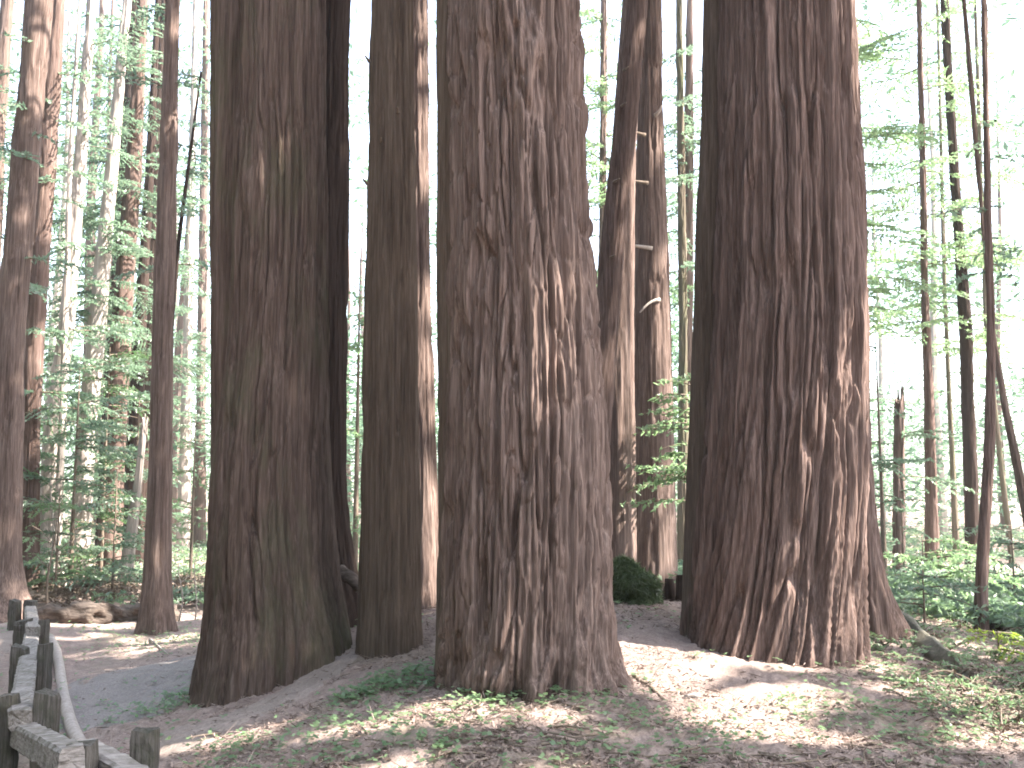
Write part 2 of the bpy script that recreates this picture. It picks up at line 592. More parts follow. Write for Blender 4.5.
def big_trunk(name, parent, spec, depth, mat, amp=0.035, cell=0.10, aspect=7.0, seed=0, ztop=15.0, lobes=(), res=0.010, zres=0.020, flute=0.03,
              zoff=-0.5, twist=0.0, rootamp=0.0, lump=0.0, broken=False, ysquash=1.0, plates=0.3):
    fx, fr, z0, z1 = axis_of(spec, depth)
    zb = z0 + zoff
    zf = min(z1 + 0.3, ztop)
    h = np.arange(zb, zf, zres)
    if ztop > zf:
        h = np.concatenate([h, np.arange(zf, ztop, 0.12)])
    cx, rad = smooth_curve(fx, h, 0.35), smooth_curve(fr, h, 0.25)
    nth = max(40, int(2 * math.pi * rad.mean() / res))
    th = np.linspace(0, 2 * np.pi, nth, endpoint=False)
    TH, H = np.meshgrid(th, h)
    RAD = rad[:, None] * np.ones_like(TH)
    rm = float(np.median(rad))
    up = H - z0
    # direction 0 = towards the camera, +90 deg = right of the picture
    low = np.exp(-np.clip(up, 0, None) / 0.45)
    d = np.zeros_like(TH)
    for ang, wid, push, hh in lobes:
        da = np.angle(np.exp(1j * (TH - R(ang))))
        d += push * np.exp(-(da / R(wid)) ** 2) * np.exp(-np.clip(up, -0.3, None) / hh)
    tw = TH + twist * np.exp(-np.clip(up, 0, None) / 0.6)
    sx, sy = np.cos(tw) * rm, np.sin(tw) * rm
    d += flute * fbm(sx * 2.2, sy * 2.2, H * 0.22, seed + 1, 3) * (1 + 0.8 * low)
    # braided strands: crests and grooves follow the zero lines of tall stretched noise, so they run on, meander, fork and join
    wx = 0.22 * cell * noise3(sx * 6, sy * 6, H * 1.3, seed + 2) + 0.4 * cell * noise3(sx * 2, sy * 2, H * 0.5, seed + 3) + 0.03 * cell * noise3(sx * 15, sy * 15, H * 7, seed + 5)
    ax_, ay_ = sx + wx, sy + wx
    k1, k2, k3 = 0.75 / cell, 1.5 / cell, 3.4 / cell
    n1 = noise3(ax_ * k1, ay_ * k1, H * 3.4 / aspect, seed + 6)
    n2 = noise3(ax_ * k2, ay_ * k2, H * 7.0 / aspect, seed + 7)
    n3 = noise3(ax_ * k3, ay_ * k3, H * 15.0 / aspect, seed + 8)
    crest = np.clip(1 - np.abs(n1) * 2.2, -0.8, 1)
    groove = -np.exp(-(n2 / 0.15) ** 2) - 0.7 * np.exp(-((n1 - .35) / 0.12) ** 2)
    fine = 1 - np.abs(n3) * 2
    nu = max(6, int(round(2 * math.pi * rm / (cell * 0.7))))
    U = tw / (2 * np.pi) * nu + wx / cell * 1.2
    V = H / (cell * aspect * 0.9) + 0.6 * noise3(sx * 9, sy * 9, H, seed + 4)
    f1, f2, rid = worley(U, V, nu, seed)
    plate = smooth(0.0, 0.16, f2 - f1) * (0.4 + 1.2 * rid) - 0.8
    var = 0.75 + 0.4 * (noise3(sx * 1.5, sy * 1.5, H * 0.5, seed + 9) * 0.5 + 0.5)
    d += amp * var * (0.65 * crest + 1.0 * groove + plates * plate) + amp * 0.30 * fine
    d += amp * 0.10 * noise3(sx * 90, sy * 90, H * 5.0, seed + 10)
    if rootamp:
        # strands of root bark that fan out over the base
        rr = 1 - np.abs(noise3((sx + wx) / cell * 0.62 + 5, (sy + wx) / cell * 0.62, H * 1.0 + 3, seed + 12)) * 2.8
        rr = np.clip(rr, -1, 1)
        d += rootamp * np.exp(-np.clip(up, 0, None) / 0.32) * rr
    if lump:
        d += lump * np.exp(-np.clip(up, 0, None) / 0.25) * fbm(sx * 5, sy * 5, H * 5, seed + 14, 3)
    if broken:
        cut = h[-1] - 0.9 * (0.5 + 0.5 * noise3(np.cos(th) * 2.5, np.sin(th) * 2.5, 0, seed + 20))
        H = np.minimum(H, cut[None])
    RR = np.maximum(RAD + d, 0.02)
    X = cx[:, None] + RR * np.sin(TH)
    Y = depth - RR * np.cos(TH) * ysquash
    n, k = X.shape
    v = np.stack([X, Y, H], -1).reshape(-1, 3)
    i, j = np.meshgrid(np.arange(n - 1), np.arange(k), indexing='ij')
    f = np.stack([i * k + j, i * k + (j + 1) % k, (i + 1) * k + (j + 1) % k, (i + 1) * k + j], -1).reshape(-1, 4)
    jj = np.arange(0, k - 1, 2)
    v = np.vstack([v, [[cx[-1], depth, H[-1].mean() - 0.05]]])
    cap = np.stack([np.full(len(jj), len(v) - 1), (n - 1) * k + jj, (n - 1) * k + (jj + 1) % k, (n - 1) * k + (jj + 2) % k], -1)
    return build_mesh(name, v, np.vstack([f, cap]), mat, parent)


def tree_root(name, label, spec, depth, category='tree', group=None):
    px, py, w = max(spec, key=lambda s: s[1])
    c = at_depth(px, py, depth)
    return thing(name, label, category, (c[0], depth, ground_at(c[0], depth)), group)


def stub(parent, name, p, direction, length, r, mat=None, bend=0.0):
    s = Soup()
    d = np.array(direction, float)
    d /= np.linalg.norm(d)
    t = np.linspace(0, 1, 6)
    pts = np.array(p)[None] + d[None] * length * t[:, None] + np.array([0, 0, 1])[None] * bend * (t[:, None] ** 2)
    s.tube(pts, r * (1 - 0.6 * t), 8, rough=0.25, seed=int(abs(p[0]) * 100))
    return s.build(name, mat or TWIG, parent, True)


# --- the front grove ---------------------------------------------------------
F1 = [(283, -10, 85), (281, 172, 88), (279, 330, 95), (271, 480, 114), (271, 560, 122), (273, 600, 130), (276, 640, 142), (268, 700, 152)]
t = tree_root('redwood_tree', 'massive brown redwood with broad flaring mossy foot beside the worn dirt path', F1, 9.2)
big_trunk('trunk', t, F1, 9.2, BARK_MOSSY, amp=0.036, cell=0.09, aspect=10, plates=.18, res=.009, zres=.018, seed=3, lobes=[(62, 24, .14, .45), (-78, 26, .0, .30)], flute=.03, lump=.03)
F1a = [(236, -10, 50), (236, 172, 51), (237, 330, 52), (240, 560, 56), (243, 650, 66)]
big_trunk('side_stem', t, F1a, 9.38, BARK_MOSSY, amp=.014, cell=.08, aspect=9, seed=31, flute=.012)
F1b = [(331, -10, 42), (327, 330, 40), (326, 480, 38), (330, 560, 44), (335, 610, 58)]
t = tree_root('redwood_tree', 'dark shaded redwood stem showing behind the right edge of the broad mossy-footed redwood', F1b, 10.3)
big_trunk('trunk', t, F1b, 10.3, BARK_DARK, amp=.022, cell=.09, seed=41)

F2 = [(392, -10, 42), (392, 172, 47), (391, 330, 52), (391, 480, 56), (390, 600, 60), (390, 660, 65)]
t = tree_root('redwood_tree', 'straight slender redwood with smooth olive brown bark standing between two massive trunks', F2, 9.0)
big_trunk('trunk', t, F2, 9.0, BARK_OLIVE, amp=.018, cell=.06, aspect=10, seed=51, flute=.012, res=.008)
for px, py in ((372, 70), (370, 190), (384, 150), (400, 120)):
    c = at_depth(px, py, 9.0)
    stub(t, 'branch_stub', (c[0], 9.0 - 0.19, c[2]), (-0.3 if px < 380 else .1, -1, .2), .09, .016)
F2b = [(413, -10, 30), (414, 172, 31), (415, 330, 34), (418, 480, 36), (420, 600, 42), (420, 630, 48)]
t = tree_root('redwood_tree', 'redwood stem hidden behind the slender olive trunk except its sunlit edge', F2b, 11.0)
big_trunk('trunk', t, F2b, 11.0, BARK_GREY, amp=.02, cell=.08, seed=61)  # paler bark colour helps this edge look sunlit

F3 = [(516, -10, 128), (518, 172, 133), (525, 330, 142), (527, 420, 154), (526, 540, 156), (526, 620, 158), (528, 695, 164)]
t = tree_root('redwood_tree', 'massive central redwood with deeply furrowed bark and gnarled foot in green seedlings', F3, 7.6)
big_trunk('trunk', t, F3, 7.6, BARK_GREY, amp=.056, cell=.085, aspect=7, plates=.34, res=.008, zres=.016, seed=7, lobes=[(75, 20, .03, .30), (-20, 16, .05, .4), (30, 18, .06, .25)], flute=.03, rootamp=.07, lump=.12, twist=.25)
F3a = [(455, -10, 38), (456, 172, 39), (458, 330, 41), (461, 480, 44), (463, 600, 48), (464, 690, 56)]
big_trunk('side_stem', t, F3a, 7.75, BARK_OLIVE, amp=.012, cell=.07, aspect=10, seed=71, flute=.012)

F8 = [(787, -10, 128), (790, 172, 136), (791, 330, 146), (783, 480, 152), (777, 560, 154), (773, 620, 158), (772, 672, 166)]
t = tree_root('redwood_tree', 'massive redwood right of the grove with long ropy bark ridges splaying at its foot', F8, 9.0)
big_trunk('trunk', t, F8, 9.0, BARK, amp=.064, cell=.088, aspect=10, plates=.10, res=.009, zres=.018, seed=12, lobes=[(-35, 18, .10, .3), (5, 22, .10, .35), (50, 20, .07, .3)], flute=.045, rootamp=.085, twist=.3)
F8a = [(722, -10, 38), (718, 172, 40), (714, 330, 42), (710, 480, 44), (708, 615, 50), (708, 650, 56)]
big_trunk('side_stem', t, F8a, 9.28, BARK_OLIVE, amp=.013, cell=.08, aspect=10, seed=81, flute=.015)
F8b = [(832, -10, 40), (838, 172, 44), (842, 330, 48), (847, 497, 52), (850, 580, 56), (855, 625, 66)]
big_trunk('rear_stem', t, F8b, 9.95, BARK, amp=.03, cell=.09, aspect=8, seed=91, lobes=[(60, 25, .16, .3)], rootamp=.03)

F4 = [(639, -10, 18), (628, 100, 22), (616, 215, 24), (606, 330, 25), (596, 450, 27), (585, 600, 32)]
t = tree_root('redwood_tree', 'thin leaning redwood pole with small branch stubs emerging from behind the central redwood', F4, 11.0)
big_trunk('trunk', t, F4, 11.0, BARK, amp=.009, cell=.05, aspect=7, seed=101, flute=.015, res=.012, ztop=14)
for px, py in ((622, 75), (620, 110), (613, 185), (609, 260)):
    c = at_depth(px, py, 11.0)
    stub(t, 'branch_stub', (c[0], 10.88, c[2]), (.5, -.8, .1), .10, .018)
F4b = [(634, -10, 20), (624, 150, 22), (616, 330, 35), (616, 480, 37), (616, 590, 42)]
t = tree_root('redwood_tree', 'upright redwood behind the thin leaning pole with a bright sunlit right side', F4b, 12.6)
big_trunk('trunk', t, F4b, 12.6, BARK_GREY, amp=.016, cell=.07, seed=111, res=.016, zres=.03)  # paler bark picked so the sunlit side reads bright; light put into colour
F5 = [(651, -10, 22), (650, 172, 30), (652, 330, 38), (653, 480, 42), (652, 570, 47), (652, 600, 54)]
t = tree_root('redwood_tree', 'grey brown redwood with broken pale side branches behind the moss-covered stump', F5, 13.6)
big_trunk('trunk', t, F5, 13.6, BARK_GREY, amp=.02, cell=.08, seed=121, res=.016, zres=.03, rootamp=.03)
for px, py, dx, L, mt, bd in ((652, 248, -1, .42, PALE_WOOD, 0), (660, 300, -1, .3, PALE_WOOD, -.2), (645, 135, -.6, .2, TWIG, 0), (648, 183, -1, .25, TWIG, 0), (655, 115, .4, .12, PALE_WOOD, .1)):
    c = at_depth(px, py, 13.35)
    stub(t, 'broken_branch', (c[0], 13.36, c[2]), (dx, -.35, .05), L, .03, mt, bd)
F5b = [(652, -10, 14), (657, 172, 17), (661, 330, 20), (664, 500, 22), (664, 595, 28)]
t = tree_root('redwood_tree', 'slim redwood tucked close behind the grey brown trunk with the broken side branches', F5b, 14.8)
big_trunk('trunk', t, F5b, 14.8, BARK, amp=.014, cell=.07, seed=131, res=.018, zres=.03)

# ------------------------------------------------------------------ foliage
UP = np.array([0, 0, 1.0])


def unit(v):
    return v / (np.linalg.norm(v, axis=-1, keepdims=True) + 1e-9)


def bough(s, p0, az, length, droop, leaf=0.07, lw=0.022, mat=0, tmat=1, fan=0.5, density=1.0, rise=0.15, rng=RNG, twig=True):
    """a flat conifer spray: a curved limb, side twigs in one plane, leaflets along them"""
    n = max(5, int(length * 11 * density))
    t = np.linspace(0.08, 1, n)
    hd = np.array([math.sin(az), math.cos(az), 0])
    side = np.array([hd[1], -hd[0], 0])
    side = unit(side + UP * rng.normal(0, .22))
    wob = rng.normal(0, .05)
    limb = p0[None] + hd[None] * (length * t)[:, None] + side[None] * (wob * length * np.sin(t * 4))[:, None] + UP[None] * (rise * length * t - droop * length * t ** 2)[:, None]
    if twig:
        q = np.vstack([p0[None], limb])
        s.tube(q, np.linspace(0.006 + 0.006 * length, 0.003, len(q)), 4, tmat, caps=False)
    tl = fan * length * (0.15 + np.sin(np.clip(t * 1.15, 0, 1) * np.pi) * 0.75) * rng.uniform(.6, 1.15, n)
    dirs = np.gradient(limb, axis=0)
    dirs = unit(dirs)
    for k in range(n):
        for sg in (-1, 1):
            if rng.random() < 0.15:
                continue
            td = unit(dirs[k] * 0.75 + side * sg * 0.8 + UP * rng.normal(-.10, .12))
            m = max(2, int(tl[k] / (leaf * 0.55)))
            u = (np.arange(m) + 0.4) / m
            c = limb[k] + td * (tl[k] * u)[:, None] - UP * (0.12 * tl[k] * u ** 2)[:, None]
            nrm = np.cross(td, dirs[k] * sg)
            ld = unit(td[None] * .7 + rng.normal(0, .42, (m, 3)))
            wd = unit(np.cross(ld, nrm[None] + rng.normal(0, .35, (m, 3))))
            L = leaf * rng.uniform(.7, 1.25, (m, 1))
            s.rhombs(c, ld * L, wd * lw * rng.uniform(.8, 1.2, (m, 1)), mat)


def crown_for(parent, fx, depth, z_lo, z_hi, n, lmin, lmax, leaf=0.06, lw=0.028, mats=None, fan=.5, density=.8, droop=.25, rise=.15, seed=0, az_bias=None, name='crown'):
    rng = np.random.default_rng(seed)
    s = Soup()
    for k in range(n):
        z = rng.uniform(z_lo, z_hi)
        az = rng.uniform(0, 2 * np.pi) if az_bias is None else rng.normal(az_bias, .8)
        f = 1 - 0.35 * (z - z_lo) / max(.1, z_hi - z_lo)
        L = rng.uniform(lmin, lmax) * f
        p0 = np.array([float(fx(np.array(z))), depth, z])
        bough(s, p0, az, L, droop * rng.uniform(.5, 1.5), leaf, lw, 0, 1, fan, density, rise * rng.uniform(0, 1.6), rng)
    return s.build(name, mats or [LEAF, TWIG], parent)


def bg_tree(label, spec, depth, mat, boughs=0, z_lo=2, z_hi=12, lmin=.8, lmax=1.8, seed=0, ztop=30, leafmat=None, group=None, name='forest_tree', flare=True, leaf=.06, density=.85, broken=False, amp=.02, cat='tree'):
    t = tree_root(name, label, spec, depth, cat, group)
    w = max(s_[2] for s_ in spec) / FPX * depth
    big_trunk('trunk', t, spec, depth, mat, amp=min(amp, w * .06), cell=max(.05, w * .22), aspect=7, seed=seed, ztop=ztop, flute=w * .05, res=max(.018, w * .05), zres=.05,
              lobes=[(k * 72 + seed * 13, 22, w * .16, .25) for k in range(5)] if flare else (), zoff=-.6, broken=broken)
    if boughs:
        fx = axis_of(spec, depth)[0]
        crown_for(t, fx, depth, z_lo, z_hi, int(boughs * 1.55), lmin, lmax * 1.25, leaf, leaf * .33, [leafmat or LEAF, TWIG], seed=seed, density=density)
    return t


L1 = [(40, -5, 25), (25, 165, 26), (11, 330, 27), (7, 480, 26), (5, 560, 30), (3, 600, 40)]
bg_tree('thick grey trunk tilting right at the left edge with flared foot on the litter', L1, 16, BARK_GREY, 7, 4, 9, .6, 1.2, 201)
L2 = [(58, -5, 15), (47, 165, 18), (34, 330, 19), (31, 450, 15), (29, 590, 18)]
bg_tree('reddish brown sun-dappled trunk rising just behind the thick grey leaning one', L2, 19, BARK, 16, 2.5, 11, .6, 1.5, 202)
bg_tree('slim bluish trunk cutting the upper left corner of the photo', [(8, -5, 11), (-3, 150, 13), (-20, 590, 18)], 23, BARK_GREY, 14, 5, 12, .7, 1.6, 203)
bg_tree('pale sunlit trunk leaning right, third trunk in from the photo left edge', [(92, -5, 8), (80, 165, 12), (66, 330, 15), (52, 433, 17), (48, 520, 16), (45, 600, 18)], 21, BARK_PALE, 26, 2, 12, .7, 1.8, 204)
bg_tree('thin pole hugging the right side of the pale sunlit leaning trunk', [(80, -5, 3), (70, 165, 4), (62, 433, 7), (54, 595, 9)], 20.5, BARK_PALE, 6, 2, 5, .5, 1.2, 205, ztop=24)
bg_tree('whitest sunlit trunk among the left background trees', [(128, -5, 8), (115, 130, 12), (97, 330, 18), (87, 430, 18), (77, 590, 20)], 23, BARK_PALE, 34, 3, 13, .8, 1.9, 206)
bg_tree('pinkish trunk with sunlit top right of the whitest background trunk', [(143, -5, 11), (134, 165, 16), (121, 330, 19), (113, 480, 20), (108, 590, 24)], 24.5, BARK, 34, 3, 14, .8, 2.0, 207)
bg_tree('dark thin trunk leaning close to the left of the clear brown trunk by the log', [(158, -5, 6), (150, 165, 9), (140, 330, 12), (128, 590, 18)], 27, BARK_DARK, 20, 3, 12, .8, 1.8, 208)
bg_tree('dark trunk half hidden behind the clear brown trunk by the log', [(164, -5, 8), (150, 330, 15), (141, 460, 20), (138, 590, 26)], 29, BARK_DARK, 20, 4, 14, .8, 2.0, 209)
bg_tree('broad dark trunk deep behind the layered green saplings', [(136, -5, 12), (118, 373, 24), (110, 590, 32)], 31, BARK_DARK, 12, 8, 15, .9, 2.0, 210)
bg_tree('short bleached snag leaning left among the green saplings', [(146, 405, 5), (136, 500, 9), (122, 600, 14)], 20, BARK_PALE, 0, seed=211, ztop=3.35, name='dead_snag', cat='snag', broken=True)
L8 = [(173, -5, 17), (163, 330, 19), (160, 480, 22), (157, 580, 26), (156, 632, 32)]
bg_tree('clear straight brown trunk standing alone before the fallen log left of the grove', L8, 14.6, BARK_GREY, 3, 6, 9, .5, 1.0, 212, amp=.014)
bg_tree('thin dark sapling slanting up to the right behind the clear brown trunk', [(202, 65, 2), (178, 245, 4), (166, 400, 5), (158, 595, 6)], 17, BARK_DARK, 9, 5, 9, .4, .9, 213, ztop=9, flare=False)
bg_tree('pale slim far trunk in the bright gap left of the broad mossy-footed redwood', [(196, -5, 5), (188, 330, 9), (182, 575, 12)], 34, BARK_PALE, 26, 3, 16, .9, 2.0, 214)
bg_tree('pale far trunk touching the outline of the broad mossy-footed redwood', [(206, -5, 5), (202, 330, 9), (199, 575, 12)], 37, BARK_FAR, 20, 2, 16, .9, 2.0, 215)
bg_tree('pale greenish pole right of the grey brown gap trunk', [(679, -5, 7), (683, 330, 9), (684, 570, 13)], 22, BARK_FARGREEN, 18, 4, 12, .7, 1.7, 216)
bg_tree('grey far trunk close against the left side of the right redwood', [(690, -5, 6), (687, 330, 12), (687, 570, 18)], 25, BARK_FAR, 20, 4, 13, .8, 1.8, 217)
bg_tree('pale far trunk seen left of the thin leaning pole', [(604, -5, 6), (603, 200, 8), (602, 570, 14)], 25, BARK_FAR, 40, 3, 14, .8, 2.2, 218, leafmat=LEAF_LIGHT)
bg_tree('thin brown trunk in front of the bright right background, widening to a red brown foot', [(919, -5, 4), (926, 330, 8), (929, 400, 10), (933, 575, 13)], 23, BARK, 26, 5, 14, .8, 2.0, 219, density=.8, leafmat=LEAF_LIGHT)
bg_tree('very thin far pole between the red brown footed trunk and the dark trunk', [(937, -5, 2), (945, 300, 4), (957, 565, 6)], 27, BARK_FARGREEN, 12, 4, 13, .6, 1.5, 220, leafmat=LEAF_LIGHT, ztop=26, flare=False, density=.5)
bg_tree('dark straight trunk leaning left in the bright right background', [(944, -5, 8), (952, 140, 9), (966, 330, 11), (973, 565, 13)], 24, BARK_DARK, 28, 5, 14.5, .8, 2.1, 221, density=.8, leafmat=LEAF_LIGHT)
bg_tree('curved reddish sapling trunk nearest the right edge, foot in the low boughs', [(984, -5, 5), (987, 172, 6), (991, 330, 7), (990, 440, 9), (981, 588, 12), (981, 638, 13)], 11.8, BARK, 4, 4, 6.5, .3, .8, 222, ztop=12, density=.5)
bg_tree('slanting grey trunk crossing the right edge of the photo', [(985, 250, 4), (992, 330, 5), (1004, 402, 7), (1020, 480, 9), (1042, 600, 12)], 15.5, BARK_GREY, 3, 5, 7, .4, .9, 223, ztop=18, flare=False)
bg_tree('thin far pole showing between the curved sapling and the photo right edge', [(975, -5, 3), (986, 330, 4), (997, 428, 5), (1012, 562, 6)], 27, BARK_FARGREEN, 12, 3, 12, .6, 1.5, 224, leafmat=LEAF_LIGHT, ztop=26, flare=False)
bg_tree('leafy tree hidden behind the right redwood, light boughs showing past its right side', [(838, -5, 8), (838, 330, 11), (838, 580, 15)], 18.5, BARK_FAR, 34, 4, 11.5, .9, 2.3, 226, leafmat=LEAF_LIGHT)
bg_tree('pale broken-topped snag standing beside the right redwood', [(899, 378, 9), (899, 560, 12), (899, 590, 15)], 20, BARK_FAR, 4, 1.5, 3.5, .6, 1.3, 225, ztop=3.9, broken=True, name='dead_snag', cat='snag')

# understory saplings: thin stem, layered boughs
def sapling(label, px, py, depth, height, n, lmin, lmax, seed, mats=None, leaf=.052, droop=.2, z_lo=.35, lean=0.0, density=.9, fan=.5, group=None, az_bias=None):
    c = on_ground(px, py) if depth is None else at_depth(px, py, depth)
    x, y = c[0], c[1]
    g = ground_at(x, y)
    t = thing('sapling', label, 'sapling', (x, y, g), group)
    s = Soup()
    zz = np.linspace(-.15, height, 8)
    pts = np.stack([x + lean * zz / height, np.full(8, y), g + zz], 1)
    s.tube(pts, np.linspace(.012 + .008 * height, .005, 8), 6, rough=.2, seed=seed)
    s.build('stem', TWIG, t, True)
    fx = lambda z: x + lean * (z - g) / height
    crown_for(t, fx, y, g + z_lo, g + height, n, lmin, lmax, leaf, leaf * .34, mats or [LEAF, TWIG], fan, density, droop, .2, seed, az_bias)
    return t


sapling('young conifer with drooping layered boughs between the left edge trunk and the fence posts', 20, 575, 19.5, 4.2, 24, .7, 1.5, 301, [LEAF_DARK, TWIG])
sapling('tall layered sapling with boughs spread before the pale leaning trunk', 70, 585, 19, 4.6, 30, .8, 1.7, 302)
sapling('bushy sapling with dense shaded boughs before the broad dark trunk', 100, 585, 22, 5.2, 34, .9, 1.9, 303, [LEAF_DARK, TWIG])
sapling('sapling with pale sunlit boughs beside the clear brown trunk', 132, 590, 21, 4.0, 28, .7, 1.6, 304)
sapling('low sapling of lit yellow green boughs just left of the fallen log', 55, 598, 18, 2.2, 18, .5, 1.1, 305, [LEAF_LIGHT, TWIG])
sapling('low spreading sapling behind the fallen log under the bleached snag', 112, 598, 18.5, 2.4, 22, .6, 1.2, 306)
sapling('pale thin sapling in the bright gap right of the clear brown trunk', 190, 590, 20, 3.6, 18, .5, 1.2, 307, [LEAF_LIGHT, TWIG], density=.6)
sapling('leafy sapling seen through the narrow gap beside the slender olive trunk', 355, 570, 17, 6, 26, .5, 1.3, 308, [LEAF_LIGHT, TWIG], density=.6)
sapling('bright green sapling bough reaching into the gap beside the right redwood', 697, 600, 12.2, 2.7, 24, .5, .95, 309, [LEAF_LIGHT, TWIG], z_lo=1.1, az_bias=-2.0)
sapling('leafy sapling behind the right redwood with boughs showing at its right side', 885, 580, 17, 4.5, 20, .6, 1.3, 310, density=.6)
sapling('low sapling with a flat sunlit bough beside the red brown footed trunk', 925, 606, 13.5, 1.0, 12, .8, 1.5, 311, [LEAF_LIGHT, TWIG], z_lo=.4, leaf=.055)
sapling('drooping low sapling below the flat sunlit bough on the right slope', 925, 630, 11.2, .6, 10, .5, 1.0, 312, z_lo=.15, leaf=.05)
sapling('small lime green seedling with a brown tip by the mossy fallen log', 1000, 672, 9.3, .28, 7, .3, .55, 313, [LEAF_YELLOW, TWIG], z_lo=.1, leaf=.035)
sapling('low feathery sapling at the right edge behind the curved reddish trunk', 1015, 600, 14.5, 1.3, 14, .6, 1.2, 314, z_lo=.3, leaf=.055)
sapling('green sapling at the foot of the pale broken-topped snag', 905, 596, 18, 1.8, 14, .6, 1.2, 315, z_lo=.3)

# ------------------------------------------------------------------ far woods: one mass no one could count
def far_woods():
    rng = np.random.default_rng(77)
    s = Soup()
    for k in range(120):
        d = 38 + 85 * rng.random() ** 1.3
        a = rng.uniform(-48, 48)
        x, y = d * math.sin(R(a)), d * math.cos(R(a))
        g = ground_at(x, y)
        hgt = rng.uniform(16, 30)
        lean = rng.normal(0, .8)
        r0 = rng.uniform(.12, .34)
        zz = np.linspace(-.5, hgt, 9)
        pts = np.stack([x + lean * np.clip(zz / hgt, 0, 1) ** 1.5 + .1 * np.sin(zz * .4 + k), np.full(9, y), g + zz], 1)
        s.tube(pts, r0 * np.linspace(1, .12, 9), 7, 1 + (k % 3 == 0), caps=False)
    c_all = []
    for k in range(950):
        d = 34 + 75 * rng.random() ** 1.2
        a = rng.uniform(-48, 48)
        x, y = d * math.sin(R(a)), d * math.cos(R(a))
        g = ground_at(x, y)
        h = rng.choice([rng.uniform(.3, 6), rng.uniform(4, 24)])
        n = 320
        ext = np.array([1.5, 1.5, .8]) * rng.uniform(.7, 1.5)
        lay = rng.integers(0, 4, n) * .5
        c = np.array([x, y, g + h]) + rng.normal(0, 1, (n, 3)) * ext * [1, 1, .35] + np.stack([0 * lay, 0 * lay, lay], 1)
        c_all.append(c)
    c = np.vstack(c_all)
    n = len(c)
    a = unit(rng.normal(0, 1, (n, 3)) * [1, 1, .35])
    b = unit(np.cross(a, rng.normal(0, .4, (n, 3)) + UP))
    s.rhombs(c, a * rng.uniform(.10, .28, (n, 1)), b * rng.uniform(.04, .09, (n, 1)), 0)
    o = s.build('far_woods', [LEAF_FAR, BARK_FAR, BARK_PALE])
    tag(o, 'pale hazy woods of slim trunks and light foliage far behind the grove', 'woods', kind='stuff')


far_woods()


def undergrowth():
    rng = np.random.default_rng(91)
    s = Soup()
    for k in range(2600):
        d = 13 + 42 * rng.random() ** 1.5
        a = rng.uniform(-42, 42)
        x, y = d * math.sin(R(a)), d * math.cos(R(a))
        if (x < -2.2 and x > -13 and y < 17.3) or (x < 2.6 and y < 15.5):
            continue
        if noise3(x * .25, y * .25, 0, 55) < -.35:
            continue
        g = ground_at(x, y)
        for q in range(rng.integers(4, 8)):
            bough(s, np.array([x, y, g + .05]), rng.uniform(0, 6.28), rng.uniform(.4, 1.0), .5, .06, .02, int(rng.random() < .35), 2, .32, .55, .75, rng, False)
    for k in range(150):                                       # dry fallen sprays and brush behind the long log
        x, y = rng.uniform(-10.5, -4.5), rng.uniform(17.4, 21)
        g = ground_at(x, y)
        for q in range(3):
            bough(s, np.array([x, y, g + .04]), rng.uniform(0, 6.28), rng.uniform(.4, 1.1), .4, .05, .012, 2, 2, .3, .6, .7, rng, True)
    o = s.build('undergrowth', [LEAF, LEAF_LIGHT, TWIG])
    tag(o, 'low ferns and brambles covering the ground behind the grove', 'undergrowth', kind='stuff')


undergrowth()

# ------------------------------------------------------------------ unseen crowns and side trees added to shade the grove
def sun_foot(p, z=0.3):
    k = (p[..., 2] - z) / SUN_DIR[2]
    return p[..., :2] - SUN_DIR[:2] * k[..., None]


LIT = []  # spots where canopy leaves are left out so sun gets through


def lit(p, r):
    LIT.append((*sun_foot(np.array(p, float)), r))


def lit_px(px, py, r, depth=None):
    lit(on_ground(px, py) if depth is None else at_depth(px, py, depth), r)


# sun flecks on the litter
for _f in [(655, 655, .42), (640, 640, .35), (620, 665, .25), (675, 675, .3), (740, 712, .42), (790, 695, .30), (710, 700, .25), (775, 730, .25), (460, 728, .34), (425, 715, .22),
           (520, 720, .26), (400, 752, .26), (350, 730, .18), (850, 755, .3), (960, 700, .40), (905, 690, .22), (1000, 735, .3), (240, 737, .22), (290, 700, .12), (175, 748, .2), (130, 660, .14), (175, 662, .16),
           (80, 657, .12), (190, 615, .8), (60, 600, .7), (920, 590, .8), (985, 655, .5), (610, 745, .16), (560, 755, .2), (940, 620, .6), (900, 640, .4), (1000, 620, .6)]:
    lit_px(*_f)
# lit sides of trunks
for py in (10, 60, 110, 160, 300, 400, 470, 520, 570, 600):
    lit_px(428, py, .22, 10.85)
for py in range(60, 560, 40):
    lit_px(627, py, .42, 12.45)
for px_ in (655, 670, 685):
    for py in (430, 460, 490):
        lit_px(px_, py, .25, 11.9)
for py in (500, 530, 570):
    lit_px(648, py, .16, 13.3)
for py in (10, 60, 110):
    lit_px(850, py, .22, 9.9)
for py in (330, 380, 520, 570, 600):
    lit_px(868, py, .13, 9.9)
for py in (5, 50, 95, 300, 345, 390, 435, 480, 525, 570, 605):
    lit_px(858 if py > 200 else 846, py, .19, 8.85)
for px in (715, 745, 775, 805):
    lit_px(px, 635, .24, 8.35)
lit_px(930, 588, 1.0, 13.4)
lit_px(960, 585, .8, 13.6)
lit_px(925, 612, .6, 11.3)
lit_px(895, 600, .6, 13.0)
LIT = np.array(LIT)
CANOPY_TREES = {}
crown_axes = []
for o in list(COL.objects):
    if o.parent is None and o.name.startswith('forest_tree') and o.location.x > -12:
        crown_axes.append((o, o.location.x, o.location.y))
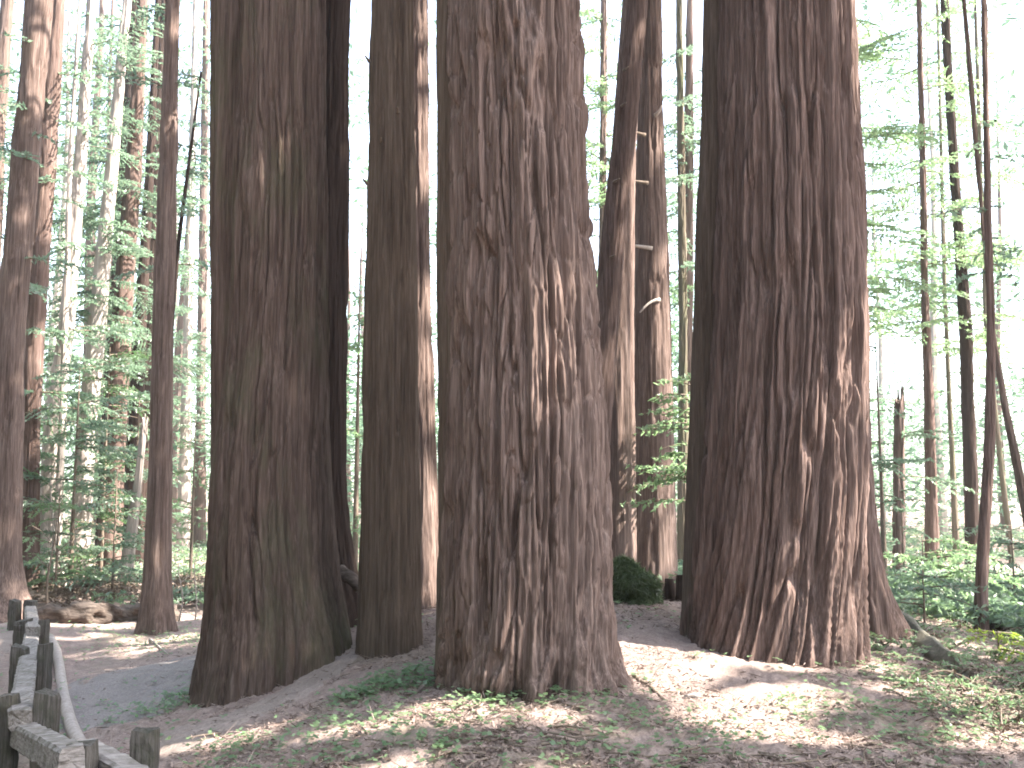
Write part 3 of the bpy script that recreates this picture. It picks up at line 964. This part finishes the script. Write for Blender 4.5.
SHADE = [((12.0, 9.9), 'tall unseen redwood added for shade beyond the right edge, closest to the right redwood'),
         ((14.5, 4.0), 'tall unseen redwood added for shade beside the camera on the right, out of the picture'),
         ((17.5, 12.5), 'tall unseen redwood added for shade beyond the right edge, down the slope behind the others'),
         ((21.0, 7.5), 'tall unseen redwood added for shade beyond the right edge, farthest out to the side')]


def woods_around():
    # the wood goes on all round: what stands behind and beside the camera shades the front of the grove from the low sky
    rng = np.random.default_rng(404)
    s = Soup()
    for k in range(84):
        a = rng.uniform(135, 312)
        d = rng.uniform(13, 40)
        x, y = d * math.sin(R(a)), d * math.cos(R(a))
        g = ground_at(x, y)
        hgt = rng.uniform(16, 28)
        zz = np.linspace(-.5, hgt, 6)
        s.tube(np.stack([np.full(6, x), np.full(6, y), g + zz], 1), rng.uniform(.2, .6) * np.linspace(1, .4, 6), 8, 1, caps=False)
        n = 480
        h = rng.uniform(2, hgt, n)
        c = np.stack([x + rng.normal(0, 1.7, n), y + rng.normal(0, 1.7, n), g + h], 1)
        ax = unit(rng.normal(0, 1, (n, 3)) * [1, 1, .5])
        s.rhombs(c, ax * rng.uniform(.3, .6, (n, 1)), unit(np.cross(ax, rng.normal(0, .6, (n, 3)) + UP)) * rng.uniform(.12, .22, (n, 1)), 0)
    tag(s.build('surrounding_woods', [LEAF, BARK_FAR]), 'woods of tall trunks closing round the grove behind the camera', 'woods', kind='stuff')


woods_around()
for k, ((x, y), lab) in enumerate(SHADE):  # out-of-view trees added to throw shade on the grove
    g = ground_at(x, y)
    t = thing('forest_tree', lab, 'tree', (x, y, g))
    s = Soup()
    zz = np.linspace(-.5, 27, 14)
    s.tube(np.stack([np.full(14, x), np.full(14, y), g + zz], 1), .45 * np.linspace(1.15, .3, 14), 20, rough=.12, seed=k)
    s.build('trunk', BARK, t, True)
    crown_axes.append((t, x, y))
ax_xy = np.array([(a[1], a[2]) for a in crown_axes])


def canopy():  # unseen leaf masses, placed and thinned to set where sun falls
    rng = np.random.default_rng(5)
    N = 110000
    q = np.stack([rng.uniform(-14, 9, N), rng.uniform(1.5, 20, N)], 1)
    thin = (q[:, 1] > 13) & (rng.random(N) < .2)
    hgt = rng.uniform(13, 25, N)
    p = np.concatenate([q + SUN_DIR[None, :2] / SUN_DIR[2] * (hgt - .3)[:, None], hgt[:, None]], 1)
    hole = np.zeros(N, bool)
    for gx, gy, r in LIT:
        # leaves left out along the sun ray to each chosen lit spot
        hole |= (np.hypot(q[:, 0] - gx, q[:, 1] - gy) < r + .12 + .12 * noise3(q[:, 0] * 5, q[:, 1] * 5, 0, 3))
    nz = fbm(q[:, 0] * 1.3, q[:, 1] * 1.3, 0 * q[:, 0], 8, 3)
    hole |= (nz > np.where((np.abs(q[:, 0] + 2) < 3.5) & (np.abs(q[:, 1] - 9) < 1.3), .75, .42)) | thin | ((q[:, 1] > 12.5) & (nz > .25))
    d = np.hypot(p[:, None, 0] - ax_xy[None, :, 0], p[:, None, 1] - ax_xy[None, :, 1])
    who, dist = d.argmin(1), d.min(1)
    inview = (np.abs(p[:, 0] / p[:, 1]) < .60) & (p[:, 2] < 1.6 + .52 * p[:, 1] + .3)
    keep = ~hole & (dist < 7.5) & ~inview
    for k, (t, x, y) in enumerate(crown_axes):
        sel = keep & (who == k)
        c = p[sel]
        n = len(c)
        if n < 60:
            continue
        s = Soup()
        a = unit(rng.normal(0, 1, (n, 3)) * [1, 1, .5])
        b = unit(np.cross(a, rng.normal(0, .6, (n, 3)) + UP))
        s.rhombs(c, a * rng.uniform(.12, .22, (n, 1)), b * rng.uniform(.05, .09, (n, 1)), 0)
        # limbs from the axis out to the leaf masses
        for m in range(min(40, n // 40)):
            e = c[rng.integers(n)]
            z0 = max(9.0, 2.6 + .54 * y, e[2] - rng.uniform(.5, 3))
            lx = x if abs(x - e[0]) < 9 else x
            b0 = np.array([lx, y, z0])
            mid = (b0 + e) / 2 + [0, 0, .5]
            s.tube([b0, mid, e], [.06, .035, .01], 5, 1, caps=False)
        s.build('added_shade_crown', [LEAF, TWIG], t)
    return


canopy()

# ------------------------------------------------------------------ fence at the left, timber by timber
def timber(name, a, b, w, h, mat, label, cat, group=None, seed=0, bevel=.02):
    """a squared, worn beam from a to b (centre line), w wide and h tall; ends slightly uneven"""
    a, b = np.array(a, float), np.array(b, float)
    d = b - a
    L = np.linalg.norm(d)
    d /= L
    ref = UP if abs(d[2]) < .8 else np.array([0, 1.0, 0])
    sx = unit(np.cross(d, ref))
    sy = np.cross(sx, d)
    n = max(6, int(L / .05))
    t = np.linspace(0, L, n)
    c = bevel
    prof = np.array([(-w / 2 + c, -h / 2), (w / 2 - c, -h / 2), (w / 2, -h / 2 + c), (w / 2, h / 2 - c), (w / 2 - c, h / 2), (-w / 2 + c, h / 2), (-w / 2, h / 2 - c), (-w / 2, -h / 2 + c)])
    rng = np.random.default_rng(seed)
    P = prof[None] * (1 + .035 * rng.normal(0, 1, (n, 8, 1)) + .05 * rng.normal(0, 1, (1, 8, 1)))
    P[0] *= .93
    P[-1] *= .93
    v = a[None, None] + d[None, None] * t[:, None, None] + P[..., 0:1] * sx + P[..., 1:2] * sy
    v[-1] += d * (rng.normal(0, .008, (8, 1)) + .25 * (P[-1, :, :1] * rng.uniform(-1, 1)))
    k = 8
    i, j = np.meshgrid(np.arange(n - 1), np.arange(k), indexing='ij')
    f = np.stack([i * k + j, i * k + (j + 1) % k, (i + 1) * k + (j + 1) % k, (i + 1) * k + j], -1).reshape(-1, 4)
    V = np.vstack([v.reshape(-1, 3), a[None], b[None]])
    jj = np.arange(0, k, 2)
    e0 = np.stack([np.full(4, n * k), (jj + 2) % k, jj + 1, jj], -1)
    o0 = (n - 1) * k
    e1 = np.stack([np.full(4, n * k + 1), o0 + jj, o0 + jj + 1, o0 + (jj + 2) % k], -1)
    return V, np.vstack([f, e0, e1])


fence = thing('rail_fence', 'low weathered timber fence of paired dark posts and grey rails at the lower left', 'fence', (*at_depth(30, 700, 9.8)[:2], -.45))
POSTS = [(13, 601, 14.6, 10), (28.5, 601, 14.9, 11), (20, 621, 12.1, 14), (42.5, 621, 11.9, 9), (16.5, 648, 9.9, 14), (43, 645, 9.7, 12), (3, 698, 7.2, 20), (42, 694, 7.2, 20), (78, 747, 5.75, 27), (141, 733, 6.1, 24)]
for k, (px, py, dep, w) in enumerate(POSTS):
    c = at_depth(px, py, dep)
    g = ground_at(c[0], c[1])
    ww = w / FPX * dep
    V, F = timber('post', (c[0], c[1] + ww / 2, g - .25), (c[0] + random.uniform(-.01, .01), c[1] + ww / 2, c[2]), ww, ww * 1.05, FENCE_POST, '', '', seed=k)
    build_mesh('post', V, F, FENCE_POST, fence, shade_smooth=False)
RAILS = [((30, 609, 15.2), (33, 632, 11.6), .15, .14), ((32, 638, 12.0), (20, 720, 7.1), .15, .15), ((14, 730, 7.6), (72, 762, 5.7), .15, .16), ((84, 752, 6.2), (150, 790, 5.6), .15, .16)]
for k, (a, b, w, h) in enumerate(RAILS):
    pa, pb = at_depth(*a), at_depth(*b)
    V, F = timber('rail', pa, pb, w, h, FENCE_RAIL, '', '', seed=40 + k)
    build_mesh('rail', V, F, FENCE_RAIL if k < 2 else RAIL_ACROSS, fence, shade_smooth=False)


# ------------------------------------------------------------------ logs, sticks, stump
def log(name, label, cat, px_pts, radii, mat, lift=0.6, seg=14, rough=.22, seed=0, depths=None, n=26):
    P = []
    for k, (px, py) in enumerate(px_pts):
        p = on_ground(px, py) if depths is None else at_depth(px, py, depths[k])
        if depths is None:
            p = p + UP * radii[k] * lift
        P.append(p)
    P = np.array(P)
    tt = np.linspace(0, len(P) - 1, n)
    pts = np.stack([np.interp(tt, np.arange(len(P)), P[:, k]) for k in range(3)], 1)
    if n > 6:
        ker = np.array([1, 2, 3, 2, 1]) / 9
        for k in range(3):
            pts[2:-2, k] = np.convolve(pts[:, k], ker, 'valid')
    rr = np.interp(tt, np.arange(len(P)), radii)
    s = Soup()
    s.tube(pts, rr, seg, rough=rough, seed=seed)
    o = s.build(name, mat, None, True, origin=pts[len(pts) // 2])
    return tag(o, label, cat)


log('fallen_log', 'long grey rotting log lying across the ground behind the clear brown trunk', 'log', [(32, 622), (80, 622), (120, 621), (150, 620), (172, 622)], [.13, .17, .16, .18, .14], LOG_MAT, seed=1, seg=24, rough=.5, n=40)
log('edging_log', 'curved weathered pole edging the gravel path beside the fence', 'log', [(50, 640), (57, 655), (60, 675), (64, 705), (72, 735), (82, 752)], [.05, .055, .055, .055, .055, .05], PALE_WOOD, .7, 12, .08, 3)
log('mossy_log', 'mossy fallen log sloping down to the right from the foot of the right redwood', 'log', [(860, 606), (890, 620), (920, 643), (945, 662), (966, 678), (980, 690)], [.15, .13, .11, .09, .06, .02], LOG_MOSSY, .15, 18, .5, 4)
log('rotting_log', 'dark log lying at the right edge behind the lime green seedling', 'log', [(985, 632), (1010, 630), (1060, 632)], [.12, .13, .13], BARK_DARK, .6, 14, .3, 5)
log('root', 'thin pale root snaking over the litter between the central and right redwoods', 'root', [(633, 678), (648, 686), (660, 697), (668, 704)], [.018, .016, .013, .008], TWIG, .5, 7, .2, 6)
log('wood_chip', 'small pale wood chip on the litter before the right redwood', 'wood chip', [(685, 700), (700, 698)], [.022, .02], PALE_WOOD, .8, 6, .1, 7, n=4)
log('broken_branch', 'grey weathered broken branch propped behind the mossy-footed redwood', 'branch', [(341, 572), (352, 578), (360, 590)], [.07, .065, .045], LOG_MAT, seed=8, depths=[10.0, 9.9, 9.9], n=10, seg=10)
STICKS = [((262, 668), (330, 640), .012, 'thin stick lying along the dirt path edge by the mossy-footed redwood'),
          ((548, 742), (600, 735), .010, 'brown stick lying on the litter at the bottom centre'),
          ((705, 742), (728, 726), .011, 'stick lying among the sun flecks before the right redwood'),
          ((905, 740), (955, 762), .012, 'stick lying in the litter at the lower right corner'),
          ((930, 678), (955, 705), .014, 'short dark stick below the mossy fallen log'),
          ((470, 755), (520, 766), .010, 'stick lying at the bottom edge under the central redwood'),
          ((560, 668 + 45), (585, 700), .008, 'twig lying just in front of the central redwood foot'),
          ((330, 745), (372, 757), .010, 'stick lying beside the worn dirt path at the bottom'),
          ((150, 640), (168, 655), .014, 'pale stick lying on the ground below the clear brown trunk')]
for k, (a, b, r, lab) in enumerate(STICKS):
    log('stick', lab, 'stick', [a, b], [r, r * .6], TWIG if k % 2 else PALE_WOOD, 1.0, 6, .2, 20 + k, n=6)
# bare dead stems left of the grove
for k, (a, b, r, lab) in enumerate([((178, 622), (182, 560), .014, 'bare pale dead stem upright in the bright gap beside the clear brown trunk'),
                                    ((192, 620), (200, 545), .012, 'bare pale dead stem nearest the mossy-footed redwood outline'),
                                    ((66, 600), (48, 470), .03, 'bare grey dead pole slanting among the left saplings'),
                                    ((48, 618), (54, 520), .022, 'thin dark bare stem standing behind the far fence posts')]):
    p = on_ground(*a)
    q = at_depth(b[0], b[1], p[1])
    s = Soup()
    tt = np.linspace(0, 1, 9)
    pts = p[None] + (q - p)[None] * tt[:, None]
    pts[:, 0] += .05 * np.sin(tt * 5 + k)
    pts[0, 2] -= .1
    s.tube(pts, np.linspace(r, r * .4, 9), 6, rough=.2, seed=k)
    for m in range(4):
        e = pts[3 + m]
        s.tube([e, e + [(-1) ** m * .25, .05, .22], e + [(-1) ** m * .42, .1, .30]], [r * .4, r * .25, r * .12], 4, caps=False)
    tag(s.build('bare_sapling', TWIG if k == 3 else PALE_WOOD, None, True, origin=p), lab, 'dead sapling')


def mossy_stump():
    c = at_depth(624, 612, 11.0)
    g = ground_at(c[0], c[1])
    t = thing('mossy_stump', 'low dark green moss-covered stump in the gap beside the central redwood', 'stump', (c[0], c[1], g))
    n, k = 26, 40
    ph, th = np.meshgrid(np.linspace(0, np.pi / 2 + .35, n), np.linspace(0, 2 * np.pi, k, endpoint=False), indexing='ij')
    dx, dy, dz = np.sin(ph) * np.cos(th), np.sin(ph) * np.sin(th), np.cos(ph)
    rr = 1 + .55 * fbm(dx * 1.6 + 3, dy * 1.6, dz * 1.6, 44, 4)
    V = np.stack([c[0] + .40 * rr * dx, c[1] + .38 * rr * dy, g + .34 * rr * dz], -1)
    i, j = np.meshgrid(np.arange(n - 1), np.arange(k), indexing='ij')
    F = np.stack([i * k + j, (i + 1) * k + j, (i + 1) * k + (j + 1) % k, i * k + (j + 1) % k], -1).reshape(-1, 4)
    build_mesh('stump_body', V.reshape(-1, 3), F, MOSS_BODY, t)
    rng = np.random.default_rng(3)
    m = 9000
    idx = rng.integers(0, n * k, m)
    p = V.reshape(-1, 3)[idx] + rng.normal(0, .015, (m, 3))
    out = unit(p - np.array([c[0], c[1], g - .1]))
    a = unit(out * .5 + rng.normal(0, .4, (m, 3)) - UP * .5)
    s = Soup()
    s.rhombs(p + out * .012, a * rng.uniform(.015, .075, (m, 1)), unit(np.cross(a, rng.normal(0, 1, (m, 3)))) * .006)
    s.build('moss_cover', MOSS, t)


mossy_stump()
for k, (px, py, dep, lab) in enumerate([(669, 588, 12.6, 'short dark broken stump nearer the moss-covered stump'), (682, 586, 12.4, 'short dark broken stump nearest the right redwood outline')]):
    c = at_depth(px, py, dep)
    g = ground_at(c[0], c[1])
    V = Soup()
    zz = np.linspace(-.2, .28 + .05 * k, 7)
    V.tube(np.stack([c[0] + .03 * zz, np.full(7, c[1]), g + zz], 1), np.linspace(.10, .06, 7), 10, rough=.35, seed=60 + k)
    tag(V.build('broken_stump', BARK_DARK, None, True, origin=(c[0], c[1], g)), lab, 'stump')


# ------------------------------------------------------------------ litter and ground cover
def forest_litter():
    rng = np.random.default_rng(17)
    s = Soup()
    n = 140000
    d = 4.2 + 11 * rng.random(n) ** 1.5
    a = np.radians(rng.uniform(-36, 36, n))
    x, y = d * np.sin(a), d * np.cos(a)
    keep = (noise3(x * 1.5, y * 1.5, 0, 70) + .5 * noise3(x * 5, y * 5, 0, 71) > -.45) & ~((x < -2.2) & (x < -2.2 - (y - 6) * .12) & (y > 6) & (rng.random(n) < .8))
    x, y = x[keep], y[keep]
    n = len(x)
    z = ground(x, y) + rng.uniform(.002, .02, n) + .012 * noise3(x * 22, y * 22, 0 * x, 3)
    ang = rng.uniform(0, 2 * np.pi, n)
    A = np.stack([np.cos(ang), np.sin(ang), rng.normal(0, .25, n)], 1)
    B = unit(np.cross(A, UP + rng.normal(0, .5, (n, 3))))
    long_ = rng.random(n) < .16
    L = np.where(long_, rng.uniform(.04, .12, n), rng.uniform(.008, .032, n))[:, None]
    W = np.where(long_, rng.uniform(.0015, .004, n), rng.uniform(.002, .007, n))[:, None]
    s.rhombs(np.stack([x, y, z], 1), A * L, B * W)
    for k in range(420):                                       # whole brown sprays that have dropped from the crowns
        c = on_ground(rng.uniform(200, 1060), 690 + 100 * rng.random() ** .8)
        if c[1] > 9.5 or noise3(c[0] * 1.3, c[1] * 1.3, 0, 72) < -.15:
            continue
        bough(s, c + [0, 0, .012], rng.uniform(0, 6.28), rng.uniform(.12, .36), .12, .02, .0045, 0, 1, .38, 1.5, .12, rng, True)
    tag(s.build('forest_litter', [LITTER, TWIG]), 'brown dead needles and bark scraps strewn over the mound', 'litter', kind='stuff')


forest_litter()


def ground_cover():
    rng = np.random.default_rng(23)
    s = Soup()
    P = []
    spots = [(372, 690, .16, 90), (400, 683, .2, 140), (440, 684, .14, 70), (420, 672, .12, 60), (360, 700, .15, 70), (345, 725, .25, 90), (440, 745, .25, 90), (500, 693, .25, 90), (590, 700, .2, 40),
             (480, 705, .3, 80), (300, 660, .2, 80), (640, 720, .25, 70), (720, 645, .08, 30), (880, 715, .25, 80), (800, 715, .25, 70), (940, 745, .3, 90), (850, 665, .25, 70), (900, 680, .2, 70), (740, 750, .3, 80),
             (160, 712, .3, 140), (180, 700, .2, 80), (190, 640, .5, 120), (120, 632, .8, 220), (160, 645, .6, 160), (320, 755, .3, 90), (250, 750, .2, 50), (600, 755, .3, 60), (980, 720, .3, 90), (890, 640, .3, 110), (960, 640, .3, 120)]
    for px, py, r, n in spots:
        c = on_ground(px, py)
        P.append(c[None, :2] + rng.normal(0, r, (n, 2)) * [1, .8])
    n = 2600
    d = 4.5 + 9 * rng.random(n)
    a = np.radians(rng.uniform(-34, 34, n))
    q = np.stack([d * np.sin(a), d * np.cos(a)], 1)
    P.append(q[noise3(q[:, 0] * 1.2, q[:, 1] * 1.2, 0, 31) > .12])
    P = np.vstack(P)
    n = len(P)
    z = ground(P[:, 0], P[:, 1])
    hgt = rng.uniform(.015, .07, n)
    for k in range(3):                                   # three heart-shaped leaflets to each sprig
        ang = rng.uniform(0, 6.28, n) if k == 0 else ang + 2.1
        A = np.stack([np.cos(ang), np.sin(ang), rng.normal(.05, .25, n)], 1)
        B = unit(np.cross(A, UP + rng.normal(0, .25, (n, 3))))
        L = rng.uniform(.010, .022, (n, 1))
        s.rhombs(np.column_stack([P, z + hgt]) + A * L, A * L, B * L * .85, (rng.random() < 0))
    for k in range(150):                                       # low fern fronds and brush over the bank at the right
        c = on_ground(rng.uniform(868, 1120), rng.uniform(604, 735))
        if c[0] < 2.9:
            continue
        for q in range(rng.integers(3, 6)):
            bough(s, c + [0, 0, .01], rng.uniform(0, 6.28), rng.uniform(.12, .38), .5, .022, .008, int(rng.random() < .25), 1, .35, 1.6, .8, rng, True)
    tag(s.build('ground_cover', [LEAF_LIGHT, TWIG]), 'small green sorrel and seedlings scattered over the mound', 'ground cover', kind='stuff')


ground_cover()

# ------------------------------------------------------------------ air
def haze():
    x0, x1, y0, y1, z0, z1 = -460, 460, -460, 460, -4.0, 34.0
    zs = [z0, z1]
    V = np.array([(x, y, z) for z in zs for x, y in ((x0, y0), (x1, y0), (x1, y1), (x0, y1))], float)
    F = np.array([(3, 2, 1, 0), (4, 5, 6, 7), (0, 1, 5, 4), (1, 2, 6, 5), (2, 3, 7, 6), (3, 0, 4, 7)])
    m = bpy.data.materials.new('forest_air')
    m.use_nodes = True
    nt = m.node_tree
    nt.nodes.remove(nt.nodes['Principled BSDF'])
    v = nt.nodes.new('ShaderNodeVolumePrincipled')
    v.inputs['Color'].default_value = (0.95, 0.98, 0.97, 1)
    v.inputs['Density'].default_value = HAZE_DENSITY
    v.inputs['Anisotropy'].default_value = 0.3
    nt.links.new(v.outputs[0], nt.nodes['Material Output'].inputs['Volume'])
    o = build_mesh('haze', V, F, m, shade_smooth=False)
    tag(o, kind='stuff')


if HAZE_DENSITY > 0:
    haze()
